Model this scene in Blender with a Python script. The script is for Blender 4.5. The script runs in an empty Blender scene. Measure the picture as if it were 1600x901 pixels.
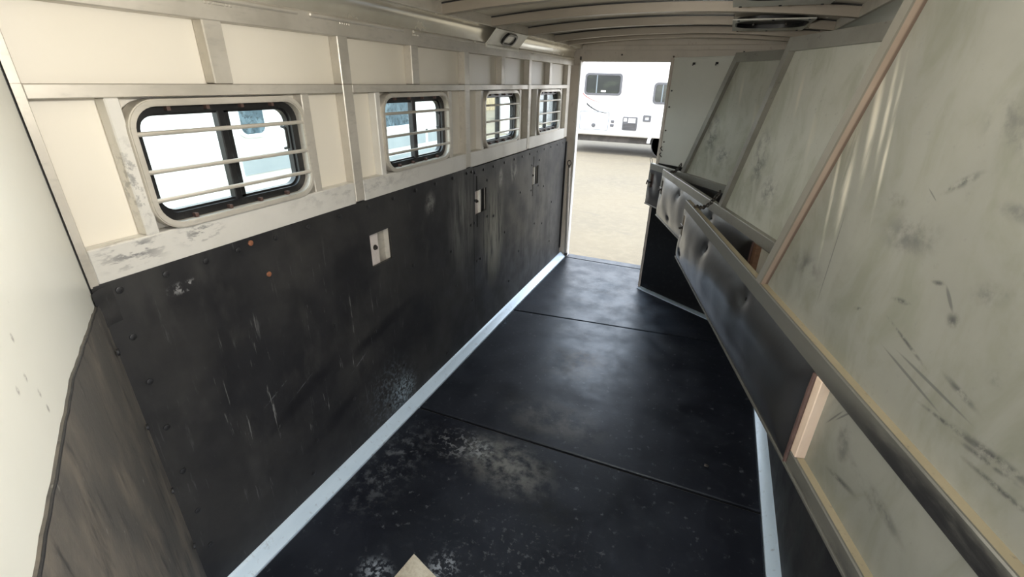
import bpy, bmesh, math, random
from math import sin, cos, pi, radians
from mathutils import Vector, Matrix, Euler

random.seed(7)
S = bpy.context.scene
COL = S.collection

# ------------------------------------------------------------------ camera
F_PX = 714.34
cam_d = bpy.data.cameras.new('camera')
cam = bpy.data.objects.new('camera', cam_d); COL.objects.link(cam)
cam_d.sensor_width = 36.0
cam_d.lens = 36.0 * F_PX / 1600.0
cam_d.clip_start = 0.01
cam.matrix_world = Matrix(((0.91593441, -0.18299273, 0.35718037, 0.0),
                           (0.40081463, 0.3721013, -0.83719069, 0.0),
                           (0.02029253, 0.90997488, 0.41416655, 1.77),
                           (0, 0, 0, 1)))
S.camera = cam

# ------------------------------------------------------------------ world, sun, exposure
W = bpy.data.worlds.new('sky'); S.world = W
W.use_nodes = True
wn = W.node_tree.nodes; wl = W.node_tree.links
wn.clear()
w_out = wn.new('ShaderNodeOutputWorld'); w_bg = wn.new('ShaderNodeBackground')
w_tc = wn.new('ShaderNodeTexCoord'); w_sep = wn.new('ShaderNodeSeparateXYZ'); w_ramp = wn.new('ShaderNodeValToRGB')
wl.new(w_tc.outputs['Generated'], w_sep.inputs[0]); wl.new(w_sep.outputs['Z'], w_ramp.inputs[0])
w_ramp.color_ramp.elements[0].position = 0.0; w_ramp.color_ramp.elements[0].color = (0.96, 0.97, 1.0, 1)
w_ramp.color_ramp.elements[1].position = 0.7; w_ramp.color_ramp.elements[1].color = (0.74, 0.85, 1.0, 1)
wl.new(w_ramp.outputs[0], w_bg.inputs['Color']); wl.new(w_bg.outputs[0], w_out.inputs['Surface'])
w_bg.inputs['Strength'].default_value = 1.0

sun_d = bpy.data.lights.new('sun', 'SUN'); sun = bpy.data.objects.new('sun', sun_d); COL.objects.link(sun)
sun_d.energy = 0.9; sun_d.angle = radians(0.6); sun_d.color = (1.0, 0.93, 0.82)
sun.location = (0, -4, 12)
sun.rotation_euler = Vector((0.25, -0.30, 0.92)).to_track_quat('Z', 'Y').to_euler()

S.view_settings.view_transform = 'Standard'; S.view_settings.look = 'None'
S.view_settings.gamma = 1.0; S.view_settings.use_curve_mapping = False
S.view_settings.exposure = 2.45
S.cycles.use_denoising = True
S.cycles.max_bounces = 14; S.cycles.diffuse_bounces = 8; S.cycles.glossy_bounces = 5
S.cycles.transparent_max_bounces = 12
S.cycles.sample_clamp_indirect = 6.0
S.cycles.caustics_reflective = False; S.cycles.caustics_refractive = False

def portal(name, loc, direction, sx, sy):
    d = bpy.data.lights.new(name, 'AREA'); o = bpy.data.objects.new(name, d); COL.objects.link(o)
    d.shape = 'RECTANGLE'; d.size = sx; d.size_y = sy; d.cycles.is_portal = True
    o.location = loc; o.rotation_euler = Vector(direction).to_track_quat('-Z', 'Z').to_euler()
portal('portal_rear', (-0.9, 4.76, 0.98), (0, -1, 0), 0.9, 1.96)
portal('portal_side', (0.60, 0.03, 1.0), (-1, 0, 0), 0.98, 2.0)
portal('portal_front', (0.20, -0.39, 1.0), (0.4866, 0.8736, 0), 0.6, 2.0)

# ------------------------------------------------------------------ helpers
def lin(c):
    return tuple(((v / 255.0) / 12.92 if v / 255.0 <= 0.04045 else ((v / 255.0 + 0.055) / 1.055) ** 2.4) for v in c)

WORLD_POS = {}
def wpos(o):
    p = Vector((0, 0, 0))
    while o is not None:
        if o.get('_rot'):
            return None
        p += o.location; o = o.parent
    return p

class MB:
    """Collects shapes; build() links them as one mesh object."""
    def __init__(self): self.v = []; self.f = []
    def add(self, vs, fs, M=None):
        n = len(self.v)
        for p in vs:
            p = Vector(p)
            self.v.append(M @ p if M else p)
        self.f += [tuple(i + n for i in f) for f in fs]
        return self
    def box(self, x0, x1, y0, y1, z0, z1, bevel=0.0, M=None, seg=1):
        if x0 > x1: x0, x1 = x1, x0
        if y0 > y1: y0, y1 = y1, y0
        if z0 > z1: z0, z1 = z1, z0
        vs = [(x, y, z) for x in (x0, x1) for y in (y0, y1) for z in (z0, z1)]
        fs = [(0, 1, 3, 2), (4, 6, 7, 5), (0, 4, 5, 1), (2, 3, 7, 6), (0, 2, 6, 4), (1, 5, 7, 3)]
        if bevel > 0:
            bm = bmesh.new(); bv = [bm.verts.new(p) for p in vs]
            for f in fs: bm.faces.new([bv[i] for i in f])
            bmesh.ops.bevel(bm, geom=list(bm.edges), offset=bevel, segments=seg, affect='EDGES', profile=0.5)
            bm.verts.index_update()
            vs = [v.co.copy() for v in bm.verts]; fs = [tuple(v.index for v in f.verts) for f in bm.faces]
            bm.free()
        return self.add(vs, fs, M)
    def prism(self, poly, axis, a, b, M=None):
        """poly: 2D loop in the two other axes (cyclic order), extruded along axis from a to b."""
        n = len(poly); vs = []
        for t in (a, b):
            for (p, q) in poly:
                vs.append({'x': (t, p, q), 'y': (p, t, q), 'z': (p, q, t)}[axis])
        fs = [tuple(range(n)), tuple(range(2 * n - 1, n - 1, -1))]
        fs += [(i, i + n, (i + 1) % n + n, (i + 1) % n) for i in range(n)]
        return self.add(vs, fs, M)
    def ring(self, outer, inner, axis, a, b, M=None):
        """plate with a hole; loops of equal count, extruded from a to b."""
        n = len(outer); vs = []
        for t in (a, b):
            for loop in (outer, inner):
                for (p, q) in loop:
                    vs.append({'x': (t, p, q), 'y': (p, t, q), 'z': (p, q, t)}[axis])
        fs = []
        for i in range(n):
            j = (i + 1) % n
            fs.append((i, j, n + j, n + i)); fs.append((2 * n + i, 3 * n + i, 3 * n + j, 2 * n + j))
            fs.append((i, 2 * n + i, 2 * n + j, j)); fs.append((n + i, n + j, 3 * n + j, 3 * n + i))
        return self.add(vs, fs, M)
    def tube(self, pts, r, seg=10, M=None, closed=False, cap=True):
        pts = [Vector(p) for p in pts]; n = len(pts); rs = r if isinstance(r, (list, tuple)) else [r] * n
        vs = []; fs = []; prev = None
        for i, p in enumerate(pts):
            if closed: d = pts[(i + 1) % n] - pts[i - 1]
            else: d = pts[min(i + 1, n - 1)] - pts[max(i - 1, 0)]
            d.normalize()
            if prev is None:
                u = d.orthogonal().normalized()
            else:
                u = (prev - d * prev.dot(d)); u.normalize()
            prev = u; w = d.cross(u)
            for k in range(seg):
                a = 2 * pi * k / seg
                vs.append(p + (u * cos(a) + w * sin(a)) * rs[i])
        m = n if closed else n - 1
        for i in range(m):
            for k in range(seg):
                a = i * seg + k; b = i * seg + (k + 1) % seg
                c = ((i + 1) % n) * seg + (k + 1) % seg; d_ = ((i + 1) % n) * seg + k
                fs.append((a, b, c, d_))
        if cap and not closed:
            fs.append(tuple(range(seg - 1, -1, -1))); fs.append(tuple((n - 1) * seg + k for k in range(seg)))
        return self.add(vs, fs, M)
    def cyl(self, p0, p1, r, seg=12, M=None): return self.tube([p0, p1], r, seg, M)
    def plate(self, axis, a, b, rect, holes, M=None):
        """flat sheet with rectangular holes: rect=(p0,p1,q0,q1), holes likewise, thickness from a to b."""
        ps = sorted(set([rect[0], rect[1]] + [h[i] for h in holes for i in (0, 1)]))
        qs = sorted(set([rect[2], rect[3]] + [h[i] for h in holes for i in (2, 3)]))
        ps = [p for p in ps if rect[0] <= p <= rect[1]]; qs = [q for q in qs if rect[2] <= q <= rect[3]]
        np_, nq = len(ps) - 1, len(qs) - 1
        def solid(i, j):
            if i < 0 or j < 0 or i >= np_ or j >= nq: return False
            cp = (ps[i] + ps[i + 1]) / 2; cq = (qs[j] + qs[j + 1]) / 2
            return not any(h[0] < cp < h[1] and h[2] < cq < h[3] for h in holes)
        mk = lambda t, p, q: {'x': (t, p, q), 'y': (p, t, q), 'z': (p, q, t)}[axis]
        idx = {}; vs = []; fs = []
        def vid(k, i, j):
            if (k, i, j) not in idx:
                idx[(k, i, j)] = len(vs); vs.append(mk((a, b)[k], ps[i], qs[j]))
            return idx[(k, i, j)]
        for i in range(np_):
            for j in range(nq):
                if not solid(i, j): continue
                fs.append((vid(0, i, j), vid(0, i, j + 1), vid(0, i + 1, j + 1), vid(0, i + 1, j)))
                fs.append((vid(1, i, j), vid(1, i + 1, j), vid(1, i + 1, j + 1), vid(1, i, j + 1)))
                for (di, dj, e) in ((-1, 0, ((i, j), (i, j + 1))), (1, 0, ((i + 1, j), (i + 1, j + 1))),
                                    (0, -1, ((i, j), (i + 1, j))), (0, 1, ((i, j + 1), (i + 1, j + 1)))):
                    if not solid(i + di, j + dj):
                        (e0, e1) = e
                        fs.append((vid(0, *e0), vid(0, *e1), vid(1, *e1), vid(1, *e0)))
        return self.add(vs, fs, M)
    def build(self, name, m, parent=None, origin='base', smooth=35):
        """origin 'base': put the object's origin at the middle of its base."""
        me = bpy.data.meshes.new(name)
        vs = self.v
        if origin == 'base':
            lo = Vector([min(v[i] for v in vs) for i in range(3)]); hi = Vector([max(v[i] for v in vs) for i in range(3)])
            o_ = Vector(((lo.x + hi.x) / 2, (lo.y + hi.y) / 2, lo.z))
        elif origin is None: o_ = Vector((0, 0, 0))
        else: o_ = Vector(origin)
        me.from_pydata([v - o_ for v in vs], [], self.f)
        bm = bmesh.new(); bm.from_mesh(me); bmesh.ops.recalc_face_normals(bm, faces=bm.faces); bm.to_mesh(me); bm.free()
        me.shade_smooth(); me.set_sharp_from_angle(angle=radians(smooth))
        me.materials.append(m)
        o = bpy.data.objects.new(name, me); COL.objects.link(o)
        pw = Vector((0, 0, 0))
        if parent is not None:
            o.parent = parent
            p = wpos(parent)
            pw = p if p is not None else LOCAL_O.get(parent.name, Vector((0, 0, 0)))
        o.location = o_ - pw
        if parent is not None and wpos(parent) is None:
            o['_rot'] = 1; LOCAL_O[o.name] = o_
        return o
LOCAL_O = {}

def tag(o, label=None, cat=None, group=None, kind=None):
    if label: o['label'] = label
    if cat: o['category'] = cat
    if group: o['group'] = group
    if kind: o['kind'] = kind
    return o
def empty(name, loc=(0, 0, 0), rz=0.0, **kw):
    o = bpy.data.objects.new(name, None); COL.objects.link(o); o.empty_display_size = 0.1
    o.location = loc; o.rotation_euler = (0, 0, rz)
    if rz: o['_rot'] = 1
    return tag(o, **kw)
def dup(o, loc=None, parent=None):
    c = o.copy(); COL.objects.link(c)
    if loc is not None: c.location = loc
    if parent is not None: c.parent = parent
    return c
def rrect(y0, y1, z0, z1, r, n=6):
    """rounded rectangle, 4*(n+1) points, counter-clockwise"""
    pts = []
    for (cy, cz, a0) in ((y1 - r, z1 - r, 0), (y0 + r, z1 - r, 90), (y0 + r, z0 + r, 180), (y1 - r, z0 + r, 270)):
        for k in range(n + 1):
            a = radians(a0 + 90.0 * k / n); pts.append((cy + r * cos(a), cz + r * sin(a)))
    return pts

# ------------------------------------------------------------------ materials
class Mat:
    def __init__(self, name, color, rough=0.5, metal=0.0, coords='world', spec=0.5):
        self.m = bpy.data.materials.new(name); self.m.use_nodes = True
        self.nt = self.m.node_tree; self.N = self.nt.nodes; self.L = self.nt.links
        self.b = self.N['Principled BSDF']
        self.b.inputs['Roughness'].default_value = rough; self.b.inputs['Metallic'].default_value = metal
        self.b.inputs['Specular IOR Level'].default_value = spec
        if coords == 'world':
            g = self.N.new('ShaderNodeNewGeometry'); self.vec = g.outputs['Position']
        else:
            g = self.N.new('ShaderNodeTexCoord'); self.vec = g.outputs['Object']
        rgb = self.N.new('ShaderNodeRGB'); rgb.outputs[0].default_value = (*color, 1)
        self.col = rgb.outputs[0]; self.rough = None; self.rough0 = rough
        self.bumps = []
    def scaled(self, sc, rot=(0, 0, 0), loc=(0, 0, 0)):
        mp = self.N.new('ShaderNodeMapping'); mp.inputs['Scale'].default_value = sc
        mp.inputs['Rotation'].default_value = rot; mp.inputs['Location'].default_value = loc
        self.L.new(self.vec, mp.inputs['Vector']); return mp.outputs[0]
    def noise(self, scale, detail=5, rough=0.6, sc=(1, 1, 1), dist=0.0):
        n = self.N.new('ShaderNodeTexNoise'); n.inputs['Scale'].default_value = scale
        n.inputs['Detail'].default_value = detail; n.inputs['Roughness'].default_value = rough
        n.inputs['Distortion'].default_value = dist
        self.L.new(self.scaled(sc), n.inputs['Vector']); return n.outputs['Fac']
    def rng(self, x, a, b, c=0.0, d=1.0, smooth=True):
        r = self.N.new('ShaderNodeMapRange'); r.interpolation_type = 'SMOOTHSTEP' if smooth else 'LINEAR'
        r.inputs['From Min'].default_value = a; r.inputs['From Max'].default_value = b
        r.inputs['To Min'].default_value = c; r.inputs['To Max'].default_value = d
        self.L.new(x, r.inputs['Value']); return r.outputs[0]
    def math(self, op, a, b):
        n = self.N.new('ShaderNodeMath'); n.operation = op
        for i, x in enumerate((a, b)):
            if isinstance(x, (int, float)): n.inputs[i].default_value = x
            else: self.L.new(x, n.inputs[i])
        return n.outputs[0]
    def mix(self, fac, color, mode='MIX'):
        n = self.N.new('ShaderNodeMix'); n.data_type = 'RGBA'; n.blend_type = mode
        if isinstance(fac, (int, float)): n.inputs['Factor'].default_value = fac
        else: self.L.new(fac, n.inputs['Factor'])
        self.L.new(self.col, n.inputs[6])
        if isinstance(color, tuple): n.inputs[7].default_value = (*color[:3], 1)
        else: self.L.new(color, n.inputs[7])
        self.col = n.outputs[2]; return self
    def vary(self, scale, color, lo=0.4, hi=0.7, amount=1.0, sc=(1, 1, 1), detail=5, dist=0.0):
        f = self.rng(self.noise(scale, detail, 0.6, sc, dist), lo, hi, 0, amount); return self.mix(f, color)
    def spot(self, c, r, color, rot=(0, 0, 0), amount=1.0, soft=0.0, nscale=0.0, lo=0.4, hi=0.6, nsc=(1, 1, 1)):
        """a stain, or painted light or shade, of its own shape: ellipsoid centre c, radii r, broken up by noise"""
        mp = self.N.new('ShaderNodeMapping'); mp.vector_type = 'TEXTURE'
        mp.inputs['Location'].default_value = c; mp.inputs['Rotation'].default_value = rot; mp.inputs['Scale'].default_value = r
        self.L.new(self.vec, mp.inputs['Vector'])
        ln = self.N.new('ShaderNodeVectorMath'); ln.operation = 'LENGTH'; self.L.new(mp.outputs[0], ln.inputs[0])
        f = self.rng(ln.outputs['Value'], 1.0, soft, 0, amount)
        if nscale:
            f = self.math('MULTIPLY', f, self.rng(self.noise(nscale, 6, 0.65, nsc), lo, hi, 0, 1))
        return self.mix(f, color)
    def rough_noise(self, scale, a, b, sc=(1, 1, 1)):
        f = self.rng(self.noise(scale, 4, 0.6, sc), 0.3, 0.7, a, b); self.L.new(f, self.b.inputs['Roughness']); return self
    def bump(self, scale, strength, dist=0.01, sc=(1, 1, 1), detail=5):
        bn = self.N.new('ShaderNodeBump'); bn.inputs['Strength'].default_value = strength; bn.inputs['Distance'].default_value = dist
        self.L.new(self.noise(scale, detail, 0.6, sc), bn.inputs['Height'])
        if self.bumps: self.L.new(self.bumps[-1], bn.inputs['Normal'])
        self.bumps.append(bn.outputs[0]); self.L.new(bn.outputs[0], self.b.inputs['Normal']); return self
    def done(self):
        self.L.new(self.col, self.b.inputs['Base Color']); return self.m

G = lambda v, t=0.0: (v * (1 + t), v, v * (1 - t))   # grey with a warm tilt
M = {}
XF_ = -1.395
# mill aluminium of the frame: dull, slightly warm, streaked
a = Mat('mill_aluminium', (0.64, 0.60, 0.53), 0.42, 0.35)
a.vary(3.0, (0.46, 0.43, 0.37), 0.42, 0.72, 0.7).vary(60, (0.40, 0.38, 0.34), 0.5, 0.8, 0.5, sc=(1, .25, 1))
a.spot((XF_ - .02, 2.5, 1.7425), (.06, 3, .0022), (0.10, 0.07, 0.04), soft=.6, amount=.85)
a.rough_noise(5, 0.34, 0.55); a.bump(120, 0.06, 0.002); M['alu'] = a.done()
# rail above the rubber: scuffed
a = Mat('scuffed_aluminium', (0.76, 0.74, 0.69), 0.45, 0.2)
a.vary(3.0, (0.60, 0.58, 0.53), 0.42, 0.72, 0.6)
a.spot((-1.395, .66, 1.33), (.1, .13, .07), (0.10, 0.10, 0.11), nscale=55, lo=.48, hi=.62, nsc=(1, .35, 1), amount=.8)
a.spot((-1.395, .85, 1.33), (.1, .10, .05), (0.14, 0.14, 0.14), nscale=70, lo=.5, hi=.62, nsc=(1, .35, 1), amount=.8)
a.spot((-1.395, .72, 1.50), (.1, .04, .16), (0.16, 0.16, 0.16), nscale=50, lo=.48, hi=.62, amount=.7)
a.spot((-1.395, 1.6, 1.33), (.1, .6, .06), (0.36, 0.35, 0.33), nscale=40, lo=.45, hi=.65, nsc=(1, .5, 1), amount=.6)
a.rough_noise(6, 0.35, 0.55); M['scuffed'] = a.done()
# painted white skin
a = Mat('cream_skin', (0.84, 0.79, 0.69), 0.38, 0.0)
a.vary(1.2, (0.80, 0.74, 0.62), 0.35, 0.75, 0.8).vary(140, (0.5, 0.45, 0.38), 0.72, 0.80, 0.35)
M['skin'] = a.done()
a = Mat('white_sheet', (0.70, 0.70, 0.64), 0.36, 0.0)
a.vary(1.6, (0.65, 0.65, 0.585), 0.35, 0.75, 0.9).vary(45, (0.34, 0.33, 0.30), 0.735, 0.77, 0.8)
for p in [[-0.817, 0.219, 1.444], [-0.816, 0.219, 1.354], [-0.819, 0.22, 1.325], [-0.815, 0.218, 1.257], [-0.797, 0.208, 1.393], [-0.758, 0.186, 1.399]]:
    a.spot(tuple(p), (.006, .006, .009), (0.22, 0.21, 0.19), soft=.3, nscale=120, lo=.35, hi=.55, amount=.8)
M['white_sheet'] = a.done()
# roof sheet and bows
a = Mat('roof_aluminium', (0.90, 0.87, 0.77), 0.34, 0.35)
a.vary(2.2, (0.78, 0.74, 0.64), 0.4, 0.7, 0.8).vary(12, (0.66, 0.63, 0.55), 0.5, 0.8, 0.4, sc=(.3, 1, 1))
a.rough_noise(4, 0.15, 0.27); M['roof'] = a.done()
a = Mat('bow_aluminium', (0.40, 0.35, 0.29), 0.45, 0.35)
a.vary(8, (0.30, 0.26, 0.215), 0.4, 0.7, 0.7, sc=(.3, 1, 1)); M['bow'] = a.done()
a = Mat('cove_aluminium', (0.84, 0.79, 0.68), 0.22, 0.55)
a.vary(2.5, (0.62, 0.58, 0.50), 0.42, 0.7, 0.8, sc=(1, .6, 1)); a.rough_noise(3, 0.16, 0.30); M['cove'] = a.done()
# black rubber of the walls
a = Mat('wall_rubber', (0.016, 0.016, 0.018), 0.55, 0.0, spec=0.4)
a.vary(2.0, (0.036, 0.035, 0.034), 0.38, 0.68, 0.9).vary(9, (0.045, 0.044, 0.042), 0.5, 0.72, 0.6, sc=(1, 1, .4)).vary(38, (0.10, 0.10, 0.10), 0.63, 0.74, 0.55, sc=(1, 1, .13)).vary(170, (0.14, 0.14, 0.14), 0.70, 0.76, 0.5)
a.spot((-1.4, 3.9, .55), (.2, 1.05, .9), (0.10, 0.098, 0.098), soft=.2, nscale=3.2, lo=.30, hi=.66, nsc=(1, 1.6, .35), amount=.85)
a.spot((-1.4, 2.9, .75), (.2, .26, .50), (0.34, 0.33, 0.27), soft=.1, nscale=9, lo=.34, hi=.62, nsc=(1, 2.4, .3), amount=.85)
a.spot((-1.4, 2.45, .95), (.2, .22, .45), (0.20, 0.20, 0.185), soft=.1, nscale=9, lo=.36, hi=.66, nsc=(1, 2.4, .3), amount=.8)
a.spot((-1.4, 2.10, 1.14), (.2, .07, .09), (0.30, 0.30, 0.28), nscale=14, lo=.40, hi=.62, amount=.8)
a.spot((-1.4, 3.02, 1.13), (.2, .05, .10), (0.45, 0.44, 0.40), nscale=14, lo=.35, hi=.6, amount=.8)
a.spot((-1.4, 3.26, 1.15), (.2, .10, .12), (0.38, 0.37, 0.33), nscale=22, lo=.42, hi=.6, nsc=(1, 1.5, .5), amount=.8)
a.spot((-1.4, 1.72, .14), (.2, .16, .15), (0.30, 0.37, 0.41), nscale=75, lo=.44, hi=.60, amount=.95)
a.spot((-1.4, 1.62, .20), (.2, .28, .26), (0.13, 0.16, 0.18), nscale=50, lo=.46, hi=.66, amount=.8)
a.spot((-1.4, .76, 1.185), (.2, .07, .025), (0.4, 0.4, 0.4), nscale=60, lo=.52, hi=.62, nsc=(1, 1, .6), amount=.8)
a.spot((-1.4, 1.15, .60), (.2, .75, .65), (0.24, 0.24, 0.23), soft=.2, nscale=34, lo=.62, hi=.70, nsc=(1, 1.4, .12), amount=.8)
for (y, z, ry, rz_, an) in ((.98, .655, .10, .004, .95), (1.08, .60, .10, .003, .95), (1.42, .52, .09, .004, 1.0)):
    a.spot((-1.4, y, z), (.2, ry, rz_), (0.20, 0.21, 0.22), rot=(an * .45, 0, 0), nscale=30, lo=.40, hi=.58, amount=.6)
# big darker wet-looking smear shapes on the sheet
a.spot((-1.4, 1.10, .56), (.2, .27, .05), (0.010, 0.010, 0.012), rot=(.30, 0, 0), soft=.3, nscale=5, lo=.3, hi=.5, amount=.85)
a.spot((-1.4, 1.62, .62), (.2, .40, .05), (0.010, 0.010, 0.012), rot=(.18, 0, 0), soft=.3, nscale=5, lo=.3, hi=.5, amount=.85)
a.spot((-1.4, 1.22, .33), (.2, .24, .05), (0.010, 0.010, 0.012), rot=(.25, 0, 0), soft=.3, nscale=5, lo=.3, hi=.5, amount=.85)
a.rough_noise(6, 0.42, 0.62); a.bump(90, 0.12, 0.003); M['rubber'] = a.done()
# worn kick panel of the front wall
a = Mat('worn_kick_rubber', (0.085, 0.080, 0.072), 0.6, 0.0, spec=0.35)
a.vary(7, (0.16, 0.14, 0.115), 0.42, 0.68, 0.9, sc=(1, 1, .5)).vary(26, (0.035, 0.034, 0.034), 0.5, 0.72, 0.8, sc=(1, 1, .25))
a.vary(70, (0.26, 0.25, 0.23), 0.64, 0.74, 0.6, sc=(1, 1, .3)); a.bump(70, 0.25, 0.004); M['kick'] = a.done()
# floor mats
a = Mat('floor_rubber', (0.009, 0.010, 0.0145), 0.42, 0.0, spec=0.45)
a.b.inputs['Specular Tint'].default_value = (.78, .89, 1.0, 1)  # blue sky sheen tinted into the rubber's highlights
a.vary(1.8, (0.018, 0.020, 0.028), 0.38, 0.68, 0.9).vary(14, (0.030, 0.033, 0.042), 0.55, 0.75, 0.6)
a.vary(120, (0.20, 0.20, 0.20), 0.72, 0.78, 0.35)
a.spot((-.70, 1.60, 0), (.36, .22, .1), (0.20, 0.20, 0.185), rot=(0, 0, -.25), soft=.1, nscale=16, lo=.34, hi=.64, amount=.85)
a.spot((-.86, 1.63, 0), (.13, .10, .1), (0.34, 0.36, 0.36), nscale=34, lo=.46, hi=.60, amount=.9)
a.spot((-.97, 1.62, 0), (.26, .16, .1), (0.24, 0.25, 0.26), nscale=28, lo=.50, hi=.62, amount=.8)
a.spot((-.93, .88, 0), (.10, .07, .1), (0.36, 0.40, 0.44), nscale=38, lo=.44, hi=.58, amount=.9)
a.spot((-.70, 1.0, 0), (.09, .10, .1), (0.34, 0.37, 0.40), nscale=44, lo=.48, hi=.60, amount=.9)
a.vary(26, (0.11, 0.115, 0.125), 0.60, 0.72, 0.7).spot((-.45, 1.15, 0), (.5, .35, .1), (0.10, 0.105, 0.11), nscale=36, lo=.56, hi=.66, amount=.7)
a.spot((-1.22, 1.35, 0), (.20, .45, .1), (0.13, 0.14, 0.15), nscale=20, lo=.47, hi=.66, amount=.8)
a.spot((-.60, 2.65, 0), (.34, .42, .1), (0.16, 0.14, 0.115), nscale=7, lo=.38, hi=.66, amount=.75)
a.spot((-.58, 2.02, 0), (.42, .26, .1), (0.11, 0.105, 0.095), nscale=9, lo=.36, hi=.64, amount=.8)
a.spot((-.60, 3.6, 0), (.70, .95, .1), (0.085, 0.115, 0.15), soft=.2, nscale=6, lo=.30, hi=.66, amount=.7)  # bluish sheen from the rear door painted into the mat colour
a.spot((-.55, 2.95, 0), (.55, .85, .1), (0.060, 0.082, 0.115), soft=.1, nscale=4, lo=.28, hi=.6, amount=.8)  # same blue door sheen, painted on toward the middle mat
a.spot((-.60, 2.70, 0), (.20, .24, .1), (0.15, 0.13, 0.11), nscale=12, lo=.36, hi=.62, amount=.7)
a.spot((-.90, 2.13, 0), (.20, .12, .1), (0.008, 0.008, 0.009), nscale=10, lo=.34, hi=.55, amount=.9)
a.spot((-.42, 1.42, 0), (.20, .12, .1), (0.009, 0.009, 0.009), nscale=10, lo=.34, hi=.55, amount=.9)
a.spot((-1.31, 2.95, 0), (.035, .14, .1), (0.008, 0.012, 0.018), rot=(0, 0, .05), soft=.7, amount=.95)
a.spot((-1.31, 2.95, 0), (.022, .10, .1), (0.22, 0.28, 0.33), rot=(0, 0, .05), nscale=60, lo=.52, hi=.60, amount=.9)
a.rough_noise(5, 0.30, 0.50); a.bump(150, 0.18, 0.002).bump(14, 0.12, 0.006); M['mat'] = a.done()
# stall divider sheet metal, local coordinates: x along the divider, z up
def divider_sheet(name, marks, k=1.0):
    K = lambda *c: tuple(min(.8, v * k) for v in c)
    a = Mat(name, K(0.30, 0.30, 0.262), 0.50, 0.3, coords='object')
    a.vary(1.5, K(0.255, 0.255, 0.222), 0.35, 0.7, 0.9).vary(6, K(0.205, 0.21, 0.165), 0.42, 0.70, 0.75, sc=(1.4, 1, .7), dist=.6)
    a.vary(60, (0.20, 0.20, 0.19), 0.62, 0.78, 0.45).vary(160, (0.15, 0.15, 0.14), 0.70, 0.76, 0.4)
    dark = (0.07, 0.07, 0.07)
    for (s, z, rs, rz_, ang, kind) in marks:
        if kind == 'dark':
            a.spot((s, 0, z), (rs, 1, rz_), dark, rot=(0, radians(ang), 0), nscale=60, lo=.36, hi=.58, nsc=(1, 1, 1), amount=.9)
        elif kind == 'cloud':
            a.spot((s, 0, z), (rs, 1, rz_), (0.11, 0.11, 0.105), rot=(0, radians(ang), 0), soft=.1, nscale=18, lo=.40, hi=.66, amount=.8)
        elif kind == 'line':
            a.spot((s, 0, z), (rs, 1, rz_), (0.10, 0.10, 0.10), rot=(0, radians(ang), 0), soft=.5, amount=.7)
        else:  # pale streaks: reflections on the metal painted into the sheet colour
            a.spot((s, 0, z), (rs, 1, rz_), (0.72, 0.68, 0.57), rot=(0, radians(ang), 0), soft=.1, nscale=10, lo=.34, hi=.62, nsc=(2, 1, .3), amount=.75)
    a.b.inputs['Metallic'].default_value = .3 if k == 1.0 else .08
    a.rough_noise(5, 0.40, 0.58); return a.done()
# marks are in metres from the sheet's own origin at the divider's hinge
M['sheet_near'] = divider_sheet('near_divider_sheet', [
    (.505, 1.375, .035, .008, 12, 'dark'), (.437, 1.445, .022, .007, 15, 'dark'), (.375, 1.40, .020, .018, 0, 'dark'), (.40, 1.43, .03, .005, -45, 'line'),
    (.45, 1.73, .055, .05, 20, 'cloud'), (.40, 1.71, .05, .04, 20, 'cloud'), (.80, 1.70, .020, .20, 12, 'light'), (.845, 1.60, .030, .22, 12, 'light'),
    (.76, 1.72, .012, .16, 12, 'light'), (.82, 1.52, .014, .14, 10, 'light'), (.63, 1.555, .05, .02, 0, 'cloud'), (.535, 1.587, .022, .0018, -30, 'line'),
    (.41, 1.255, .11, .004, -8, 'line'), (.30, 1.235, .09, .006, 6, 'dark'), (.21, 1.235, .08, .008, 8, 'dark'), (.30, 1.30, .06, .010, -10, 'dark'),
    (.26, 1.36, .03, .02, 0, 'cloud'), (.79, 1.36, .0025, .16, 1, 'line'),
    (.20, 1.250, .13, .012, 7, 'dark'), (.17, 1.215, .10, .008, 5, 'dark'), (.36, 1.275, .12, .004, -4, 'line'), (.45, 1.31, .10, .006, -14, 'dark'),
    (.33, 1.47, .05, .03, 20, 'cloud'), (.55, 1.50, .12, .06, 10, 'cloud'), (.90, 1.30, .14, .05, 0, 'cloud'), (.48, 1.62, .06, .012, 35, 'dark'), (.62, 1.30, .02, .006, 20, 'dark'),
    (.35, 1.60, .05, .02, 0, 'cloud'), (.28, 1.52, .03, .006, 0, 'dark'), (.72, 1.66, .010, .22, 12, 'light'), (.875, 1.50, .012, .20, 11, 'light')])
M['sheet_low'] = divider_sheet('near_divider_lower_sheet', [
    (.50, 1.00, .035, .08, 25, 'cloud'), (.40, .97, .10, .02, -20, 'cloud'), (.56, 1.03, .05, .003, 60, 'line'), (.53, 1.06, .05, .003, 55, 'line'),
    (.46, .92, .08, .012, 15, 'dark'), (.33, .98, .10, .02, -10, 'cloud')])
M['sheet_far'] = divider_sheet('far_divider_sheet', [
    (.58, 1.58, .03, .14, 6, 'light'), (.80, 1.33, .10, .10, 0, 'cloud'), (.75, 1.75, .02, .14, 4, 'light'), (.95, 1.45, .10, .20, 0, 'cloud')], 2.1)
a = Mat('divider_tube', (0.36, 0.35, 0.31), 0.48, 0.45, coords='object')
a.vary(4, (0.26, 0.25, 0.22), 0.4, 0.7, 0.8).vary(40, (0.15, 0.15, 0.14), 0.58, 0.75, 0.6); M['tube'] = a.done()
a = Mat('divider_tube_lit', (0.46, 0.36, 0.29), 0.42, 0.3, coords='object')  # warm bounce light painted into the tube colour
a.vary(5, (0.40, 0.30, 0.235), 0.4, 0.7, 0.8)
a.spot((.9, -.031, 1.5), (3, .015, 3), (0.17, 0.12, 0.095), soft=.6, amount=.9)  # shaded inner edge of the post side, painted brown
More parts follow.
